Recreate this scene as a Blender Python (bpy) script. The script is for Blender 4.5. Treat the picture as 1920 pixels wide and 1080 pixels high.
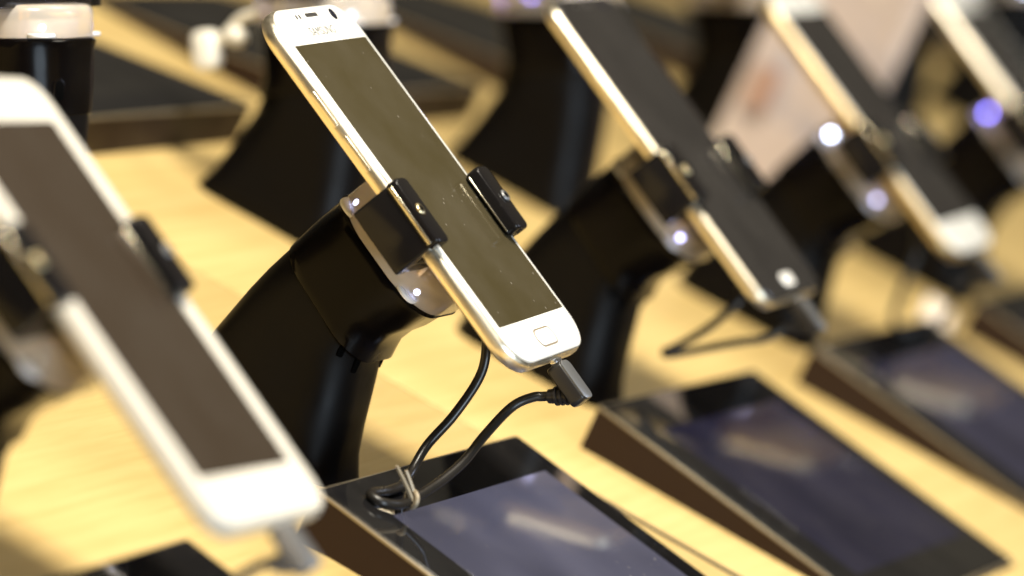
import bpy, math, random
from mathutils import Matrix, Vector
random.seed(7)
sc = bpy.context.scene
for o in list(bpy.data.objects):
    bpy.data.objects.remove(o)
MM = 0.001
D = 269.1                      # spacing of the stands along the table (mm)
A = math.radians(25.96)        # lean of the phone rests
CA, SA = math.cos(A), math.sin(A)
S = 154.0                      # near row <-> far row: y -> S - y

# ------------------------------------------------------------------ camera
yaw, el, roll = math.radians(16.659), math.radians(12.9025), math.radians(25.289)
fw = Vector((math.cos(el) * math.cos(yaw), math.cos(el) * math.sin(yaw), -math.sin(el)))
rt = Vector((math.sin(yaw), -math.cos(yaw), 0)); up = rt.cross(fw)
r2 = rt * math.cos(roll) + up * math.sin(roll); u2 = -rt * math.sin(roll) + up * math.cos(roll)
cam = bpy.data.cameras.new('camera'); camo = bpy.data.objects.new('camera', cam)
sc.collection.objects.link(camo); sc.camera = camo
cm = Matrix((r2, u2, -fw)).transposed().to_4x4()
cm.translation = Vector((-1393.9, -458.2, 419.4)) * MM
camo.matrix_world = cm
cam.sensor_width = 36; cam.lens = 8588.24 / 1920 * 36
cam.clip_start = 0.02; cam.clip_end = 60
cam.dof.use_dof = True; cam.dof.focus_distance = 1.497; cam.dof.aperture_fstop = 5.6
cam.dof.aperture_blades = 0

# ------------------------------------------------------------------ light
w = bpy.data.worlds.new('World'); sc.world = w; w.use_nodes = True
bg = w.node_tree.nodes['Background']
bg.inputs[0].default_value = (1.0, 0.86, 0.62, 1); bg.inputs[1].default_value = 0.075

def area(name, loc, target, size, power, col):
    l = bpy.data.lights.new(name, 'AREA'); l.shape = 'DISK'; l.size = size; l.energy = power; l.color = col
    o = bpy.data.objects.new(name, l); sc.collection.objects.link(o); o.location = loc
    o.rotation_euler = (Vector(target) - Vector(loc)).to_track_quat('-Z', 'Y').to_euler()
    return o
area('ceiling_lamp', (-0.42, 0.06, 1.55), (0.05, 0.05, 0), 0.50, 64, (1.0, 0.925, 0.785))
area('ceiling_lamp', (1.5, 0.3, 2.2), (1.0, 0.1, 0), 0.7, 24, (1.0, 0.93, 0.78))
area('cool_sheen_light', (-1.2, -2.2, 0.62), (0.2, 0, 0.05), 1.3, 58, (0.72, 0.86, 1.0))  # unseen cool light, added for the bluish sheen on the stalks
area('cool_sheen_light', (2.6, -1.5, 1.9), (0.2, 0, 0.1), 0.9, 22, (0.66, 0.76, 1.0))  # second unseen cool light, added ahead for sheen on the clamp lugs

sc.view_settings.view_transform = 'Standard'; sc.view_settings.look = 'None'
sc.view_settings.exposure = 0.0; sc.view_settings.gamma = 1.0
sc.render.engine = 'CYCLES'; sc.cycles.use_denoising = True
sc.cycles.max_bounces = 10; sc.cycles.transmission_bounces = 8

# ------------------------------------------------------------------ materials
def mat(name, col, rough=0.5, metal=0.0, spec=0.5, coat=0.0, trans=0.0, ior=1.5, emit=None, es=0.0):
    m = bpy.data.materials.new(name); m.use_nodes = True
    b = m.node_tree.nodes['Principled BSDF']
    b.inputs['Base Color'].default_value = (*col, 1); b.inputs['Roughness'].default_value = rough
    b.inputs['Metallic'].default_value = metal; b.inputs['Specular IOR Level'].default_value = spec
    b.inputs['Coat Weight'].default_value = coat; b.inputs['Coat Roughness'].default_value = 0.04
    b.inputs['Transmission Weight'].default_value = trans; b.inputs['IOR'].default_value = ior
    if emit:
        b.inputs['Emission Color'].default_value = (*emit, 1); b.inputs['Emission Strength'].default_value = es
    return m
def nd(m, t, **kw):
    n = m.node_tree.nodes.new(t)
    for k, v in kw.items(): setattr(n, k, v)
    return n
def coords(m, scale=(1, 1, 1), loc=(0, 0, 0)):
    tc = nd(m, 'ShaderNodeTexCoord'); mp = nd(m, 'ShaderNodeMapping')
    mp.inputs['Scale'].default_value = scale; mp.inputs['Location'].default_value = loc
    m.node_tree.links.new(tc.outputs['Object'], mp.inputs[0]); return mp.outputs[0]
def lk(m, a, b): m.node_tree.links.new(a, b)
def noise(m, vec, scale, detail=4, rough=0.55):
    n = nd(m, 'ShaderNodeTexNoise'); n.inputs['Scale'].default_value = scale
    n.inputs['Detail'].default_value = detail; n.inputs['Roughness'].default_value = rough
    lk(m, vec, n.inputs['Vector']); return n.outputs['Fac']
def ramp(m, fac, stops):
    r = nd(m, 'ShaderNodeValToRGB'); e = r.color_ramp.elements
    while len(e) < len(stops): e.new(0.5)
    for i, (p, c) in enumerate(stops):
        e[i].position = p; e[i].color = (*c, 1) if len(c) == 3 else c
    lk(m, fac, r.inputs[0]); return r.outputs[0]
def P(m): return m.node_tree.nodes['Principled BSDF']

def wood(name, shift):
    m = mat(name, (.6, .4, .15), 0.42, spec=0.35)
    g = noise(m, coords(m, (3.2, 60, 60), (shift, shift, 0)), 3.0, 6, 0.62)
    b = noise(m, coords(m, (1.1, 7, 7), (shift * 2, 0, 0)), 2.2, 3)
    c1 = ramp(m, g, [(0.25, (.495, .345, .125)), (0.5, (.580, .420, .168)), (0.72, (.63, .475, .205))])
    c2 = ramp(m, b, [(0.3, (.86, .84, .80)), (0.7, (1, 1, 1))])
    mx = nd(m, 'ShaderNodeMix', data_type='RGBA', blend_type='MULTIPLY'); mx.inputs[0].default_value = 1
    lk(m, c1, mx.inputs[6]); lk(m, c2, mx.inputs[7]); lk(m, mx.outputs[2], P(m).inputs['Base Color'])
    rr = ramp(m, g, [(0.2, (.5,) * 3), (0.8, (.36,) * 3)]); lk(m, rr, P(m).inputs['Roughness'])
    bp = nd(m, 'ShaderNodeBump'); bp.inputs['Strength'].default_value = 0.12; bp.inputs['Distance'].default_value = 0.0004
    lk(m, g, bp.inputs['Height']); lk(m, bp.outputs[0], P(m).inputs['Normal'])
    return m
def dusty(name, col, rough, dens=900.0, amount=0.10, coat=0.0, emit=None, es=0.0, spec=0.5):
    """dark glass or plastic with lint, finger haze and dust on it"""
    m = mat(name, col, rough, coat=coat, emit=emit, es=es, spec=spec)
    v = nd(m, 'ShaderNodeTexVoronoi'); v.inputs['Scale'].default_value = dens * 0.28
    cv = coords(m); lk(m, cv, v.inputs['Vector'])
    sp = ramp(m, v.outputs['Distance'], [(0.06, (1, 1, 1)), (0.15, (0, 0, 0))])
    gate = ramp(m, noise(m, cv, dens * 0.05, 3), [(0.50, (0, 0, 0)), (0.66, (1, 1, 1))])
    mu = nd(m, 'ShaderNodeMath', operation='MULTIPLY'); lk(m, sp, mu.inputs[0]); lk(m, gate, mu.inputs[1])
    haze = ramp(m, noise(m, cv, 26, 4), [(0.35, (0, 0, 0)), (0.8, (.10, .10, .10))])
    ad = nd(m, 'ShaderNodeMath', operation='ADD'); lk(m, mu.outputs[0], ad.inputs[0]); lk(m, haze, ad.inputs[1])
    mx = nd(m, 'ShaderNodeMix', data_type='RGBA'); lk(m, ad.outputs[0], mx.inputs[0])
    mx.inputs[6].default_value = (*col, 1); mx.inputs[7].default_value = (amount * 1.1, amount, amount * .85, 1)
    lk(m, mx.outputs[2], P(m).inputs['Base Color'])
    rg = ramp(m, noise(m, cv, 60, 5), [(0.3, (rough * .7,) * 3), (0.75, (rough * 1.5,) * 3)])
    lk(m, rg, P(m).inputs['Roughness'])
    return m
def plastic(name, col, rough, grain=0.05, spec=0.4):
    m = mat(name, col, rough, spec=spec)
    cv = coords(m)
    rg = ramp(m, noise(m, cv, 45, 5), [(0.3, (rough * .8,) * 3), (0.75, (min(1, rough * 1.3),) * 3)])
    lk(m, rg, P(m).inputs['Roughness'])
    bp = nd(m, 'ShaderNodeBump'); bp.inputs['Strength'].default_value = grain; bp.inputs['Distance'].default_value = 0.0002
    lk(m, noise(m, cv, 1800, 2), bp.inputs['Height']); lk(m, bp.outputs[0], P(m).inputs['Normal'])
    return m
def brushed(name, col, rough):
    m = mat(name, col, rough, metal=1.0)
    cv = coords(m, (60, 4, 60)); rg = ramp(m, noise(m, cv, 12, 4), [(0.3, (rough * .8,) * 3), (0.7, (rough * 1.3,) * 3)])
    lk(m, rg, P(m).inputs['Roughness']); return m

def printed(name):
    m = mat(name, (.45, .37, .32), .6)
    c = ramp(m, noise(m, coords(m, (1, 1, .8)), 34, 3, .6), [(.30, (.30, .27, .28)), (.44, (.47, .38, .33)), (.56, (.44, .35, .29)), (.70, (.62, .52, .42))])
    lk(m, c, P(m).inputs['Base Color']); return m
M = dict(
    wood1=wood('beech_wood', 0.0), wood2=wood('beech_wood_second', 3.7),
    edge=mat('dark_gap', (.02, .012, .006), .8),
    stalk=plastic('black_plastic', (.0022, .0018, .0018), .40, .10, .11),
    cap=plastic('black_gloss_plastic', (.0022, .0016, .0015), .22, .04, .09),
    clamp=dusty('black_clamp_plastic', (.007, .006, .006), .14, amount=.035, spec=.22),
    slot=mat('slot_black', (.001, .001, .001), .9, spec=0.02),
    acrylic=mat('clear_acrylic', (.94, .85, .74), .20, trans=.66, ior=1.30),
    refl=mat('led_reflector', (.70, .70, .74), .5),
    core=mat('collar_core', (.62, .50, .38), .5),
    pin=mat('brass_pin', (.85, .62, .30), .25, metal=1),
    brass=mat('brass_screw', (.80, .66, .38), .28, metal=1),
    steel=mat('steel_strip', (.85, .78, .62), .25, metal=1),
    champagne=brushed('champagne_metal', (.90, .81, .63), .36),
    gold=brushed('dark_gold_metal', (.60, .46, .24), .42),
    silver=brushed('silver_metal', (.82, .80, .76), .22),
    white=mat('white_glass', (.76, .74, .68), .10, coat=.5),
    cream=mat('cream_glass', (.66, .615, .53), .14, coat=.4),
    creamp=mat('cream_plastic', (.62, .57, .48), .32),
    whitep=mat('white_plastic', (.83, .80, .74), .32),
    whiteback=mat('white_back', (.80, .78, .72), .2),
    button=mat('white_button', (.76, .74, .68), .22),
    seam=mat('button_seam', (.20, .16, .11), .45),
    hole=mat('speaker_mesh', (.05, .045, .04), .4, metal=.3),
    lens=mat('camera_lens', (.012, .012, .02), .08),
    letter=mat('logo_grey', (.09, .085, .075), .4),
    screen=dusty('phone_screen', (.044, .034, .014), .09, amount=.24),
    screenb=dusty('phone_screen_brown', (.033, .023, .015), .12, amount=.12),
    screenc=dusty('phone_screen_grey', (.019, .017, .016), .10, amount=.16),
    darkglass=dusty('dark_front_glass', (.020, .018, .017), .08, amount=.14),
    housing=plastic('housing_plastic', (.024, .013, .007), .5, .06, .12),
    bezel=dusty('tablet_bezel', (.005, .005, .006), .05, dens=700, amount=.12),
    trim=mat('trim_edge', (.30, .25, .17), .28, metal=.6),
    cable=plastic('cable_rubber', (.014, .012, .010), .30, .05),
    plug=plastic('plug_plastic', (.018, .016, .015), .30, .05),
    plate=mat('plug_face', (.20, .20, .20), .30, metal=.6),
    greyplug=mat('grey_plug', (.24, .22, .20), .4),
    whitecable=mat('white_cable_rubber', (.78, .74, .64), .4),
    tie=mat('tie_paper', (.26, .21, .14), .45, metal=.2),
    paper=printed('leaflet_paper'),
    red=mat('leaflet_red_ink', (.34, .20, .14), .6),
    tag=mat('tag_paper', (.80, .70, .60), .6),
)
def tab_screen(name, c, s):
    m = dusty(name, (.006, .006, .010), .05, dens=700, amount=.12, emit=c, es=s)
    v = ramp(m, noise(m, coords(m, (1, 1, 1)), 14, 2), [(.3, (s * .65,) * 3), (.7, (s * 1.3,) * 3)])   # uneven backlight
    lk(m, v, P(m).inputs['Emission Strength']); return m
M['lcd0'] = tab_screen('lcd_lavender', (.56, .55, .80), .15)
M['lcd1'] = tab_screen('lcd_navy', (.26, .23, .70), .034)
M['lcd2'] = tab_screen('lcd_slate', (.36, .34, .66), .07)
def led_mat(name, c, s): return mat(name, (.8, .8, .9), .4, emit=c, es=s)
M['ledw'] = led_mat('led_white', (.66, .74, 1.0), 26)
M['ledl'] = led_mat('led_lavender', (.56, .56, 1.0), 6.5)
M['ledc'] = led_mat('led_cool', (.30, .36, 1.0), 9)
M['ledd'] = led_mat('led_dim', (.58, .64, 1.0), 5)
M['ledo'] = mat('led_off', (.55, .52, .50), .3)
M['ledb'] = led_mat('led_blue', (.24, .21, 1.0), 26)

# ------------------------------------------------------------------ mesh helpers (all in mm)
def H(x, l, n):            # head frame -> stand frame (origin under the phone)
    return (x, -CA * l - SA * n, 104.93 - SA * l + CA * n)
def rrect(wd, ln, r, seg=6, cx=0, cy=0):
    pts = []; r = min(r, wd / 2 - 1e-3, ln / 2 - 1e-3)
    for qx, qy, a0 in ((1, 1, 0), (-1, 1, 90), (-1, -1, 180), (1, -1, 270)):
        for i in range(seg + 1):
            t = math.radians(a0 + 90 * i / seg)
            pts.append((cx + qx * (wd / 2 - r) + r * math.cos(t), cy + qy * (ln / 2 - r) + r * math.sin(t)))
    return pts
class MB:
    def __init__(s): s.v = []; s.f = []
    def loft(s, secs, cap0=True, cap1=True):
        n = len(secs[0]); b = len(s.v)
        for q in secs: s.v += [tuple(p) for p in q]
        for i in range(len(secs) - 1):
            for j in range(n):
                k = (j + 1) % n
                s.f.append((b + i * n + j, b + i * n + k, b + (i + 1) * n + k, b + (i + 1) * n + j))
        if cap0: s.f.append(tuple(b + j for j in reversed(range(n))))
        if cap1: s.f.append(tuple(b + (len(secs) - 1) * n + j for j in range(n)))
        return s
    def slab(s, wd, ln, r, z0, z1, bev=0.4, seg=5, cx=0, cy=0, bev0=None, tf=None, bs=3):
        """rounded-rectangle block with rolled top and bottom edges"""
        b0 = bev if bev0 is None else bev0; secs = []
        def q(inset, z): return [(x, y, z) for x, y in rrect(wd - 2 * inset, ln - 2 * inset, max(r - inset, .02), seg, cx, cy)]
        for i in range(bs + 1):
            t = math.pi / 2 * i / bs; secs.append(q(b0 * (1 - math.sin(t)), z0 + b0 * (1 - math.cos(t))))
        for i in range(bs + 1):
            t = math.pi / 2 * i / bs; secs.append(q(bev * (1 - math.cos(t)), z1 - bev + bev * math.sin(t)))
        if tf: secs = [[tf(*p) for p in c] for c in secs]
        return s.loft(secs)
    def tube(s, pts, r, n=10, sub=6):
        P_ = [Vector(p) for p in pts]; path = []
        for i in range(len(P_) - 1):
            a, b, c, d = P_[max(i - 1, 0)], P_[i], P_[i + 1], P_[min(i + 2, len(P_) - 1)]
            for k in range(sub):
                t = k / sub
                path.append(0.5 * ((2 * b) + (c - a) * t + (2 * a - 5 * b + 4 * c - d) * t * t + (3 * b - 3 * c + d - a) * t ** 3))
        path.append(P_[-1]); secs = []; u = None
        for i, p in enumerate(path):
            t = (path[min(i + 1, len(path) - 1)] - path[max(i - 1, 0)]).normalized()
            if u is None:
                u = t.cross(Vector((0, 0, 1)) if abs(t.z) < .9 else Vector((1, 0, 0))).normalized()
            u = (u - t * u.dot(t)).normalized(); v = t.cross(u)
            rr = r(i / (len(path) - 1)) if callable(r) else r
            secs.append([tuple(p + (u * math.cos(2 * math.pi * j / n) + v * math.sin(2 * math.pi * j / n)) * rr) for j in range(n)])
        return s.loft(secs)
    def ball(s, c, r, n=12, m=7, sq=(1, 1, 1)):
        secs = []
        for i in range(m + 1):
            t = math.pi * (0.02 + .96 * i / m) - math.pi / 2
            secs.append([(c[0] + sq[0] * r * math.cos(t) * math.cos(2 * math.pi * j / n), c[1] + sq[1] * r * math.cos(t) * math.sin(2 * math.pi * j / n), c[2] + sq[2] * r * math.sin(t)) for j in range(n)])
        return s.loft(secs)
    def box(s, x0, x1, y0, y1, z0, z1, tf=None):
        q = [[(x0, y0, z), (x1, y0, z), (x1, y1, z), (x0, y1, z)] for z in (z0, z1)]
        if tf: q = [[tf(*p) for p in c] for c in q]
        return s.loft(q)
    def build(s, name, m, parent=None, off=(0, 0, 0), sharp=40):
        me = bpy.data.meshes.new(name)
        me.from_pydata([((x - off[0]) * MM, (y - off[1]) * MM, (z - off[2]) * MM) for x, y, z in s.v], [], s.f)
        import bmesh
        bm = bmesh.new(); bm.from_mesh(me); bmesh.ops.recalc_face_normals(bm, faces=bm.faces); bm.to_mesh(me); bm.free()
        me.shade_smooth(); me.set_sharp_from_angle(angle=math.radians(sharp))
        me.materials.append(m)
        o = bpy.data.objects.new(name, me); sc.collection.objects.link(o)
        if parent: o.parent = parent
        return o
def empty(name, loc=(0, 0, 0), rz=0):
    o = bpy.data.objects.new(name, None); sc.collection.objects.link(o)
    o.empty_display_size = .02
    o.location = Vector(loc) * MM; o.rotation_euler.z = rz; return o
def tag(o, label, cat, group=None):
    o['label'] = label; o['category'] = cat
    if group: o['group'] = group
    return o
def copy_tree(o, parent=None):
    c = o.copy(); sc.collection.objects.link(c); c.parent = parent
    for ch in list(o.children): copy_tree(ch, c)
    return c

# ------------------------------------------------------------------ the table
tb = empty('display_table', (700, 77, 0))
tag(tb, 'pale beech wood display table top under all the phone stands', 'table')
JX = 142.0
for x0, x1, m in ((-520, JX - .8, 'wood1'), (JX + .8, 1900, 'wood2')):
    MB().slab(x1 - x0, 620, .6, -28, 0, .5, 2, cx=(x0 + x1) / 2, cy=77, bs=2).build('table_panel', M[m], tb, (700, 77, 0))
MB().box(-515, 1895, -220, 374, -46, -28.3).build('table_core', M['edge'], tb, (700, 77, 0))

MB().slab(3.0, 200, .5, -1, .7, .4, 3, cx=JX, cy=-132, bs=1).build('joint_strip', M['edge'], tb, (700, 77, 0))

# ------------------------------------------------------------------ phone stand
BY = 17.5
def sec(F, B, hx, r, seg=8):
    F = Vector((0, *F)); B = Vector((0, *B)); c = (F + B) / 2; v = (B - F); L = v.length; v.normalize()
    return [tuple(c + Vector((x, 0, 0)) + v * y) for x, y in rrect(2 * hx, L, r, seg)]
def hp(l, n): q = H(0, l, n); return (q[1], q[2])
def make_stand():
    root = empty('phone_stand')
    off = (0, BY, 0)
    stalk = [((-18.5, 0), (50, 0), 20.5, 12), ((-17.8, 1.2), (50, 1.2), 21, 13), ((-15, 8), (48.6, 9), 20.8, 14),
             ((-12.8, 18), (45.4, 20), 20.6, 15), ((-10.8, 28), (42, 32), 20.6, 15), ((-8.8, 37), (38.2, 45), 20.9, 15),
             ((-7.8, 42), (35, 54), 21.4, 15), ((-8, 46), (31.6, 62), 21.8, 15), ((-9, 50), (29, 68), 21.8, 15)]
    MB().loft([sec(*q) for q in stalk]).build('stalk', M['stalk'], root, off, 50)
    cap = [((-9.4, 42.2), (30.2, 64.6), 21.5, 14), ((-10.6, 42.7), (30.6, 65.2), 22.2, 14.5), ((-10.7, 46.5), (29.8, 67.6), 22.7, 15),
           ((-11.0, 50), (28.6, 70.6), 23.1, 15.5), ((-13.4, 54.6), (27.0, 74.5), 23.6, 16), ((-17.2, 58.8), (25.2, 78.6), 24.1, 16.5),
           ((*hp(36.6, -26.5),), (*hp(-11.2, -26.5),), 24.6, 17), ((*hp(38.4, -24.2),), (*hp(-12, -24.2),), 24.8, 17),
           ((*hp(37.9, -23.4),), (*hp(-11.4, -23.4),), 24.2, 17)]
    capo = MB().loft([sec(*q) for q in cap]).build('head_cap', M['cap'], root, off, 50)
    # screw recess at the back of the cap and the notches along its lower rim
    def oval(w_, l_, z0, z1, c, th):
        nx, ny = math.sin(th), math.cos(th)
        return MB().slab(w_, l_, w_ / 2, z0, z1, .15, 6, bs=2, tf=lambda x, y, z: (c[0] + x * ny + z * nx, c[1] + (z * ny - x * nx) * .89 - y * .456, c[2] + (z * ny - x * nx) * .456 + y * .89))
    rc = oval(5.6, 8.6, -.8, .25, (13.2, 26.9, 72.6), .35).build('screw_recess', M['cap'], capo, off)
    oval(3.9, 6.8, -.8, .32, (13.2, 26.9, 72.6), .35).build('recess_hole', M['slot'], rc, off)
    # dark slots in the stalk along the rim of the cap
    for sx in (-1, 1):
        for (x, y, z, th) in ((21.5, 15.3, 61.2, 0), (21.2, 5.4, 51.7, .08), (18.0, -3.1, 44.6, .72), (11.6, -7.7, 40.4, 1.15)):
            MB().slab(2.3, 5.4, .6, -1.0, .22, .1, 3, bs=1, tf=lambda u, v, n, x=x, y=y, z=z, th=th: (sx * (x + n * math.cos(th) - u * math.sin(th)), y - n * math.sin(th) - u * math.cos(th), z + v)).build('vent_slot', M['slot'], root, off)
    # clear collar with what shows inside it
    col = MB().slab(49, 50, 19, -23.3, -12.0, 3.0, 10, cx=0, cy=13.4, bev0=.5, tf=H).build('clear_collar', M['acrylic'], root, off, 60)
    MB().slab(30, 27, 9, -23.1, -17.4, .6, 5, cx=0, cy=13.4, tf=H).build('inner_base', M['core'], col, off)
    for x, l in ((-13, 24), (13, 24), (-13, 3), (13, 3)):
        MB().tube([H(x, l, -17.5), H(x, l, -13.2)], 1.6, 8, 1).build('contact_pin', M['pin'], col, off)
    for x, l in ((-23.6, 29.8), (-21.6, -5.6), (21.6, -5.6)):  # pale discs added under the LEDs to spread a soft glow
        q = H(x * .86, l * .92, -22.6); MB().slab(11, 9, 4.4, -23.0, -21.6, .4, 5, cx=x * .80, cy=l * .94, tf=H, bs=2).build('added_glow_disc', M['refl'], col, off)
        q = H(x, l, -17.4); MB().ball(q, 1.2, 10, 6).build('led', M['ledw'], col, off)
    # clamp
    cl = MB().slab(77, 24, 2, -13.4, -8.2, .8, 4, cx=-1.6, cy=13.6, tf=H).build('clamp_base', M['clamp'], root, off)
    for sx in (-1, 1):
        arm = MB().slab(6.6 if sx < 0 else 2.6, 24.4, 1.0, -13.6, 1.4, .5, 4, cx=-40 if sx < 0 else 37.4, cy=13.6, tf=H).build('clamp_arm', M['clamp'], root, off)
        lc, lw = (-38.6, 10.2) if sx < 0 else (32.6, 10.4)
        lug = MB().slab(lw, 25.6, 2.4, .6, 5.2 if sx < 0 else 5.8, .9, 5, cx=lc, cy=13.6, tf=H).build('clamp_lug', M['clamp'], root, off)
        MB().slab(.8, 22.5, .3, 1.6, 2.9 if sx < 0 else 2.1, .2, 2, cx=-43.5 if sx < 0 else 27.2, cy=13.6, tf=H).build('edge_strip', M['steel'], lug, off)
        zt = 0 if sx < 0 else .6; lx = -41.2 if sx < 0 else 34.2
        MB().slab(4.6, 4.6, 2.3, 5.0 + zt, 6.1 + zt, .6, 5, cx=lx, cy=13.6, tf=H).build('screw', M['brass'] if sx < 0 else M['plate'], lug, off)
        MB().slab(2.4, 2.4, 1.2, 5.7 + zt, 6.14 + zt, .1, 3, cx=lx, cy=13.6, tf=H).build('screw_socket', M['slot'], lug, off)
    return root
stand0 = make_stand()
def leds(root, mats):
    c = [x for x in root.children if x.name.startswith('clear_collar')][0]
    ls = sorted([x for x in c.children if x.name.startswith('led')], key=lambda o: o.name)
    for o, mm in zip(ls, mats):
        if mm != 'ledw':
            o.data = o.data.copy(); o.data.materials[0] = M[mm]
near_lab = {-1: 'black phone stand gripping the nearest white phone at the left edge',
            0: 'sharp black phone stand gripping the white phone in focus',
            1: 'black phone stand gripping the dark phone with metal frame',
            2: 'blurred black phone stand under the white phone beside the leaflet',
            3: 'blurred black phone stand with blue light at the right edge'}
far_lab = {0: 'sharp black stand with clear lit collar in the top left corner',
           1: 'black stand seen from behind, directly behind the phone in focus',
           2: 'black stand seen from behind, between the focused and the dark phone',
           3: 'black stand seen from behind, behind the dark phone with metal frame',
           4: 'dark far stand behind the standing leaflet at upper right',
           5: 'dark far stand furthest away along the top right'}
used = False
led_sets = {('n', -1): ('ledo', 'ledo', 'ledo'), ('n', 0): ('ledd', 'ledd', 'ledd'), ('n', 1): ('ledl', 'ledo', 'ledo'), ('n', 2): ('ledl', 'ledw', 'ledo'), ('n', 3): ('ledo', 'ledb', 'ledo'),
            ('f', 0): ('ledc', 'ledc', 'ledc'), ('f', 1): ('ledd', 'ledd', 'ledd'), ('f', 2): ('ledb', 'ledb', 'ledb'), ('f', 3): ('ledo', 'ledb', 'ledo')}
stands = {}
for row, labs in (('n', near_lab), ('f', far_lab)):
    for k, lab in labs.items():
        o = copy_tree(stand0) if used else stand0; used = True
        stands[row, k] = o
        x = k * D + (-4 if (row, k) == ('n', -1) else 0)
        if row == 'n': o.location = Vector((x, BY, 0)) * MM
        else: o.location = Vector((x, S - BY, 0)) * MM; o.rotation_euler.z = math.pi
        tag(o, lab, 'phone stand', 'phone stands facing the front of the table' if row == 'n' else 'phone stands of the far row')
for kk, ms in led_sets.items(): leds(stands[kk], ms)
for kk in (('n', 0), ('f', 0), ('f', 1)):           # lights set back inside the clear collar
    c = [x for x in stands[kk].children if x.name.startswith('clear_collar')][0]
    for o in c.children:
        if o.name.startswith('led'):
            q = sum((Vector(v) for v in o.bound_box), Vector()) / 8
            o.location.x += -math.copysign(.0045, q.x); o.location += Vector((0, -SA, CA)) * -.0022
N_ = Vector((0, -SA, CA))
for o in stands['n', -1].children:                  # opened wider for the bigger phone, which sits a little askew
    if o.name.startswith(('clamp_arm', 'clamp_lug')):
        q = sum((Vector(v) for v in o.bound_box), Vector()).x
        o.location = Vector((.0105, 0, 0)) - N_ * .0026 if q > 0 else Vector((-.0025, 0, 0)) + N_ * .0030

# ------------------------------------------------------------------ phones
def phone(label, k, wd, ln, r, scr, mats, dx=0, dl=0, dn=0, roll_=0, tilt=0, th=6.9, home=True, logo=False, top=True):
    frame, front, scrm, backm = mats
    root = empty('smartphone')
    q = H(dx, dl, dn)
    root.matrix_world = Matrix.Translation(Vector((k * D + q[0], q[1], q[2])) * MM) @ Matrix.Rotation(A, 4, 'X') @ Matrix.Rotation(math.radians(roll_), 4, 'Z') @ Matrix.Rotation(math.radians(tilt), 4, 'Y')
    tag(root, label, 'smartphone', 'phones clamped in the near row of stands')
    seg = 10
    def q_(ins, z): return [(x, y, z) for x, y in rrect(wd - 2 * ins, ln - 2 * ins, r - ins, seg)]
    MB().loft([q_(i, z) for i, z in ((2.6, -th + .2), (1.3, -th + .45), (.45, -th + 1.1), (.05, -th + 2.0), (0, -th + 2.7), (0, -2.5), (.2, -2.0), (.75, -1.25), (1.0, -1.0))]).build('frame', frame, root, sharp=25)
    MB().slab(wd - 4.8, ln - 4.8, r - 2.4, -th, -th + .6, .3, seg, bs=2).build('back_cover', backm, root)
    MB().loft([q_(i, z) for i, z in ((.85, -1.1), (.75, -.75), (.95, -.4), (1.45, -.14), (2.2, -.02), (3.2, 0))]).build('front_glass', front, root, sharp=60)
    sw, sl, sy = scr[:3]; sx_ = scr[3] if len(scr) > 3 else 0
    MB().slab(sw, sl, .5, -.3, .035, .01, 2, cx=sx_, cy=sy, bs=1).build('screen', scrm, root)
    yt = ln / 2
    if top:
        MB().slab(10.5, 1.5, .75, -.3, .06, .02, 4, cy=yt - 4.3, bs=1).build('speaker_slot', M['hole'], root)
        MB().slab(4.6, 4.6, 2.3, -.3, .05, .02, 5, cx=18.5, cy=yt - 5.0, bs=1).build('front_camera', M['lens'], root)
        for sx in (-13.4, -10.6): MB().slab(1.3, 1.9, .6, -.3, .05, .02, 3, cx=sx, cy=yt - 4.6, bs=1).build('light_sensor', M['hole'], root)
    if home:
        hm = M['whitep'] if home == 'metal' else M['button']
        yb = -yt + 7.6
        hk = .78 if home == 'metal' else 1
        b = MB().slab(17.2 * hk, 7.0 * hk, 3.3 * hk, -.3, .10, .04, 6, cy=yb, bs=1).build('home_button', M['seam'] if home != 'metal' else hm, root)
        MB().slab(16.0 * hk, 5.8 * hk, 2.8 * hk, -.2, .22, .10, 6, cy=yb, bs=2).build('button_face', hm, b)
    for y0, l in ((yt - 38, 14), (yt - 56, 14)):
        MB().slab(1.9, l, .9, -.6, .55, .25, 4, tf=lambda x, y, z, y0=y0: (-wd / 2 - z, y0 + y, -3.3 + x)).build('volume_button', frame, root)
    if logo:
        cu = bpy.data.curves.new('lettering', 'FONT'); cu.body = 'SAMSUNG'; cu.size = 4.6 * MM; cu.align_x = 'CENTER'; cu.extrude = .012 * MM; cu.space_character = 1.05
        to = bpy.data.objects.new('lettering_source', cu); sc.collection.objects.link(to)
        bpy.context.view_layer.update()
        me = bpy.data.meshes.new_from_object(to.evaluated_get(bpy.context.evaluated_depsgraph_get()))
        bpy.data.objects.remove(to); me.materials.clear(); me.materials.append(M['letter'])
        lo = bpy.data.objects.new('logo_lettering', me); sc.collection.objects.link(lo); lo.parent = root
        lo.location = (0, (yt - 12.3) * MM, .035 * MM)
    return root
W3 = (M['champagne'], M['white'], M['screen'], M['whiteback'])
phone('white smartphone in sharp focus with dusty blank screen and champagne frame', 0, 70.4, 143.6, 13, (63.6, 113, 0), W3, roll_=2.2, logo=True)
phone('large white smartphone in the blurred left foreground with brown blank screen', -1, 83, 151, 11, (68.5, 118, 0, -3.4), (M['creamp'], M['cream'], M['screenb'], M['whiteback']), dx=7, dl=23.5, dn=.3, tilt=3.8, top=False, home=False)
phone('dark faced smartphone with pale metal frame and silver home button', 1, 72.5, 143, 9, (63, 112, 1), (M['champagne'], M['darkglass'], M['screenc'], M['darkglass']), roll_=1.2, home='metal')
phone('blurred white smartphone with black screen in front of the leaflet', 2, 71, 142, 12.5, (67.4, 112, 2), (M['gold'], M['white'], M['screenc'], M['whiteback']), roll_=1.0)
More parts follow.
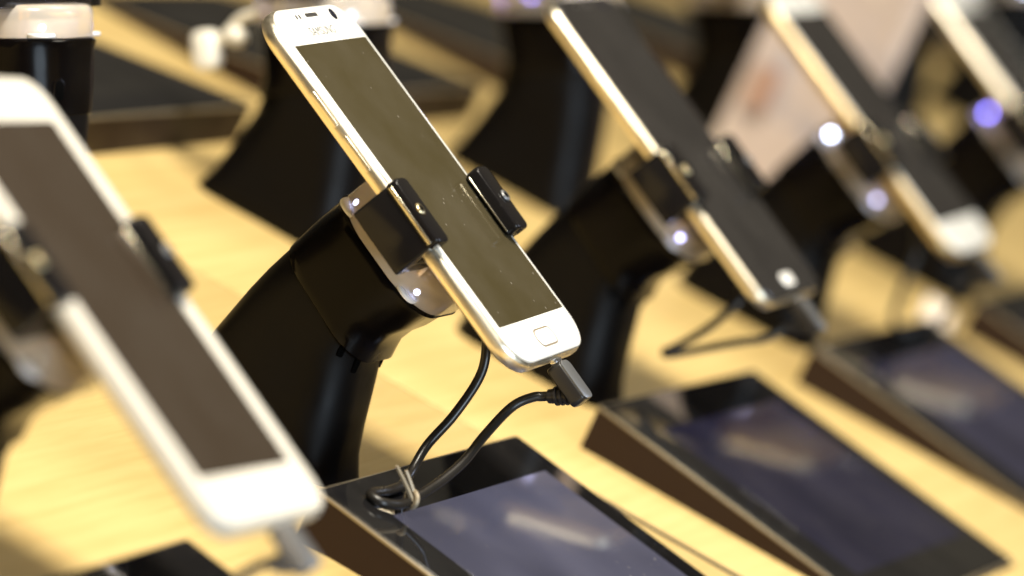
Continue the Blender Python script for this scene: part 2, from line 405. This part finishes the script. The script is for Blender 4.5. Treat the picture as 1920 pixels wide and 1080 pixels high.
phone('pale gold smartphone cut off by the top right corner', 3, 71, 143, 12.5, (62, 110, 0), (M['champagne'], M['white'], M['screenc'], M['whiteback']))

# ------------------------------------------------------------------ tablets on wedges
HB, HF, TL, TW = 18.0, 2.2, 131.0, 174.0
TB = math.atan2(HB - HF, TL)
def make_tablet():
    root = empty('display_tablet')
    def T(x, y, z):      # x across, y along the slope from the back edge, z off the glass
        return (x, -y * math.cos(TB) - z * math.sin(TB), HB - y * math.sin(TB) + z * math.cos(TB))
    MB().loft([[(-TW / 2, 0, z0), (TW / 2, 0, z0), (TW / 2, -TL, z1), (-TW / 2, -TL, z1)] for z0, z1 in ((0, 0), (HB - 1.6, HF - 1.2))]).build('wedge_housing', M['housing'], root)
    MB().slab(TW + .3, TL + .8, 1.6, -1.7, -.55, .35, 4, cy=TL / 2, tf=T, bs=2).build('trim_edge', M['trim'], root)
    g = MB().slab(TW - 1.4, TL - 1.0, 1.4, -.6, 0, .3, 4, cy=TL / 2, tf=T, bs=2).build('cover_glass', M['bezel'], root)
    MB().slab(137, 92, .4, -.3, .03, .01, 2, cx=4, cy=19 + 46, tf=T, bs=1).build('screen', M['lcd0'], g)
    MB().slab(3.2, 3.2, 1.6, -.3, .03, .01, 4, cx=-74, cy=65, tf=T, bs=1).build('front_camera', M['lens'], g)
    return root
tab0 = make_tablet(); used = False
tl_near = {-1: ('black tablet wedge at the bottom left under the nearest phone', 0, 'lcd1'),
           0: ('black tablet wedge with lavender lit screen below the phone in focus', -.5, 'lcd0'),
           1: ('black tablet wedge with navy screen in the lower right', -1.5, 'lcd1'),
           2: ('blurred tablet wedge cut by the right edge, second behind the lavender one', -.85, 'lcd2'),
           3: ('blurred tablet wedge furthest right, only its back corner in frame', -.5, 'lcd1')}
tl_far = {1: 'brown backed tablet wedge between the top left stand and focused phone',
          2: 'brown backed tablet wedge just right of the focused phone top',
          3: 'brown backed tablet wedge left of the dark phone top',
          4: 'far tablet wedge behind the leaflet at the top',
          5: 'far tablet wedge beyond the leaflet, right of the white phone',
          6: 'furthest tablet wedge along the top right'}
for k, (lab, yw, lm) in tl_near.items():
    o = copy_tree(tab0) if used else tab0; used = True
    o.location = Vector((k * D + (9 if k >= 0 else -4), -36 if k >= 0 else -40, 0)) * MM; o.rotation_euler.z = math.radians(yw)
    tag(o, lab, 'tablet', 'tablet wedges in front of the near stands')
    g = [c for c in o.children if c.name.startswith('cover_glass')][0]
    s_ = [c for c in g.children if c.name.startswith('screen')][0]
    s_.data = s_.data.copy(); s_.data.materials[0] = M[lm]
for k, lab in tl_far.items():
    o = copy_tree(tab0); o.location = Vector((k * D - 8, 199, 0)) * MM; o.rotation_euler.z = math.pi + math.radians(random.uniform(-1, 1))
    tag(o, lab, 'tablet', 'tablet wedges of the far row')
    g = [c for c in o.children if c.name.startswith('cover_glass')][0]
    s_ = [c for c in g.children if c.name.startswith('screen')][0]
    s_.data = s_.data.copy(); s_.data.materials[0] = M['bezel']

# ------------------------------------------------------------------ charging cables
def cable(label, k, x0, dl, path, m='cable', r=1.62, pm='plug', plate='plate'):
    q0 = H(x0, 72 + dl, -3.5); base = (k * D + q0[0], q0[1], q0[2])
    root = empty('charging_cable', base)
    tag(root, label, 'cable')
    def G(x, l, n): a = H(x0 + x, 72 + dl + l, n); return (k * D + a[0], a[1], a[2])
    MB().slab(8.6, 15.5, 2.0, -7.0, -1.6, .7, 4, cy=8.6, tf=G).build('plug_body', M[pm], root, base)
    MB().slab(8.0, 15.0, 2.4, -1.7, -1.15, .2, 5, cy=8.8, tf=G, bs=2).build('plug_face', M[plate], root, base)
    MB().slab(6.8, 2.4, .9, -4.6, -2.6, .3, 3, cy=.1, tf=G, bs=2).build('metal_tip', M['silver'], root, base)
    b = MB()
    b.tube([G(0, 12.2, -5.5), G(-.3, 10.4, -8.6), G(-.8, 7.8, -12.6)], lambda t: 3.2 - .9 * t, 12, 5)
    for q in (.25, .45, .65): b.tube([G(-.7 * q, 12.4 - 4.6 * q + .2, -5.5 - 7.1 * q + .35), G(-.7 * q, 12.4 - 4.6 * q - .2, -5.5 - 7.1 * q - .35)], 3.25, 12, 1)
    b.build('strain_relief', M[pm], root, base)
    MB().tube([G(-.8, 7.9, -12.2), G(-1.2, 6.6, -14.2)] + path, r, 10, 8).build('cord', M[m], root, base)
    return root
cable('black right angled cable plugged into the phone in focus', 0, 7, 0,
      [(4.6, -62.4, 56.6), (2.0, -59.2, 53.0), (-2, -57.7, 48.6), (-12, -57.4, 40.6), (-22, -58, 33.4), (-32, -57.2, 27.4), (-42, -55.6, 22.4), (-50, -53.8, 18.8), (-58, -50, 18.4),
       (-57, -45, 18.6), (-44, -46, 18.7), (-32, -45.6, 19.2), (-22, -43.4, 21.4), (-14, -42.0, 29.5), (-8, -44, 40.8), (-4, -45.2, 54), (-3, -43.6, 63), (-2, -38, 72), (0, -29, 76), (1, -21, 75.5)])
cable('black looped cable plugged into the dark faced phone', 1, 8, -1,
      [(272, -59.5, 52), (268, -53, 47.6), (262, -41, 38.4), (257.6, -32.2, 31.8), (256.6, -30.2, 32), (257.6, -32.6, 35.2), (261, -39.4, 45.8), (264, -44.3, 57.3), (266.4, -45, 64), (268, -38, 73), (269, -27, 76.5), (269, -21, 75.8)])
cable('grey blurred cable under the nearest white phone', -1, 12, 26,
      [(-264, -84, 40), (-276, -76, 28), (-296, -66, 18.6), (-320, -60, 18.6), (-345, -54, 20), (-350, -46, 18.6), (-345, -40, 19.4)], pm='greyplug')
cable('black blurred cable under the white phone beside the leaflet', 2, 8, -1,
      [(542, -62, 54), (545, -63, 44), (546, -60, 34), (542, -50, 26), (536, -44, 30), (534, -42, 46), (536, -40, 62), (538, -30, 75), (538, -21, 75.6)])

tr = empty('cable_tie', (-47, -52, 19))
tag(tr, 'beige twist tie with two upright ends round the cables', 'cable tie')
to_ = (-47, -52, 19)
MB().tube([(-46 + 3.6 * math.cos(t) * .5, -54.6 + 2.6 * math.cos(t), 20.6 + 2.6 * math.sin(t)) for t in [2 * math.pi * j / 10 for j in range(11)]], .9, 8, 2).build('loop', M['tie'], tr, to_)
for pts in ([(-47, -55.6, 20.4), (-49, -52.4, 24.2), (-52.5, -47.4, 29.6)], [(-45.4, -56.2, 20.0), (-46.4, -53.4, 24), (-48.4, -49.6, 28.6)]):
    b = MB(); b.tube(pts, lambda t: .95 - .3 * t, 6, 4); b.build('tie_end', M['tie'], tr, to_)

# white lead hanging at the front of the second far stand
wc = empty('white_lead', (269, 196, 44))
tag(wc, 'white plug and lead hanging in front of the far tablet wedge', 'cable')
wo = (269, 196, 44)
MB().tube([(266, S + 20, 73), (267, 186, 66), (268, 190, 58), (269, 193, 50)], 2.0, 10, 6).build('cord', M['whitecable'], wc, wo)
MB().slab(11, 17, 4, -5, 5, 2.4, 5, tf=lambda x, y, z: (269 + z, 196 + x * .78 + y * .5, 46 - x * .5 + y * .78)).build('plug_body', M['whitecable'], wc, wo)
MB().ball((267, 186.5, 57), 4.4, 12, 7, (1, 1.2, .9)).build('strain_relief', M['whitecable'], wc, wo)

# ------------------------------------------------------------------ leaflet and tag far along the table
lf = empty('paper_leaflet', (742, 88, 0))
tag(lf, 'pale standing paper leaflet with a red mark between the two rows', 'leaflet')
def fold(y0, y1, z1, bx, dx):
    b = MB(); n = 8; secs = []
    for i in range(n + 1):
        y = y0 + (y1 - y0) * i / n; x = bx + dx * i / n + 3 * math.sin(i / n * math.pi)
        secs.append([(x, y, 0), (x + .35, y, 0), (x + .35 - 4, y, z1), (x - 4, y, z1)])
    return b.loft(secs)
fold(58, 122, 136, 735, 10).build('front_leaf', M['paper'], lf, (742, 88, 0))
fold(60, 122, 136, 775, -30).build('rear_leaf', M['paper'], lf, (742, 88, 0))
MB().slab(12, 22, 3, 0, .3, .1, 4, tf=lambda x, y, z: (739.2 - z - .03 * (y + 62), 108 + x, 58 + y), bs=1).build('red_mark', M['red'], lf, (742, 88, 0))
pt = empty('paper_tag', (722, -24, 0))
tag(pt, 'small white folded paper tag on the wood by the far right tablet', 'tag')
b = MB(); b.loft([[(712, -33, 0), (712.4, -33, 0), (719, -30, 9), (718.6, -30, 9)], [(716, -17, 0), (716.4, -17, 0), (722, -15, 10), (721.6, -15, 10)]]); b.build('front_flap', M['tag'], pt, (722, -24, 0))
b = MB(); b.loft([[(719.2, -30, 9), (719.6, -30, 9.2), (731, -33, .2), (730.6, -33, 0)], [(722.2, -15, 10), (722.6, -15, 10.2), (734, -16, .2), (733.6, -16, 0)]]); b.build('rear_flap', M['tag'], pt, (722, -24, 0))
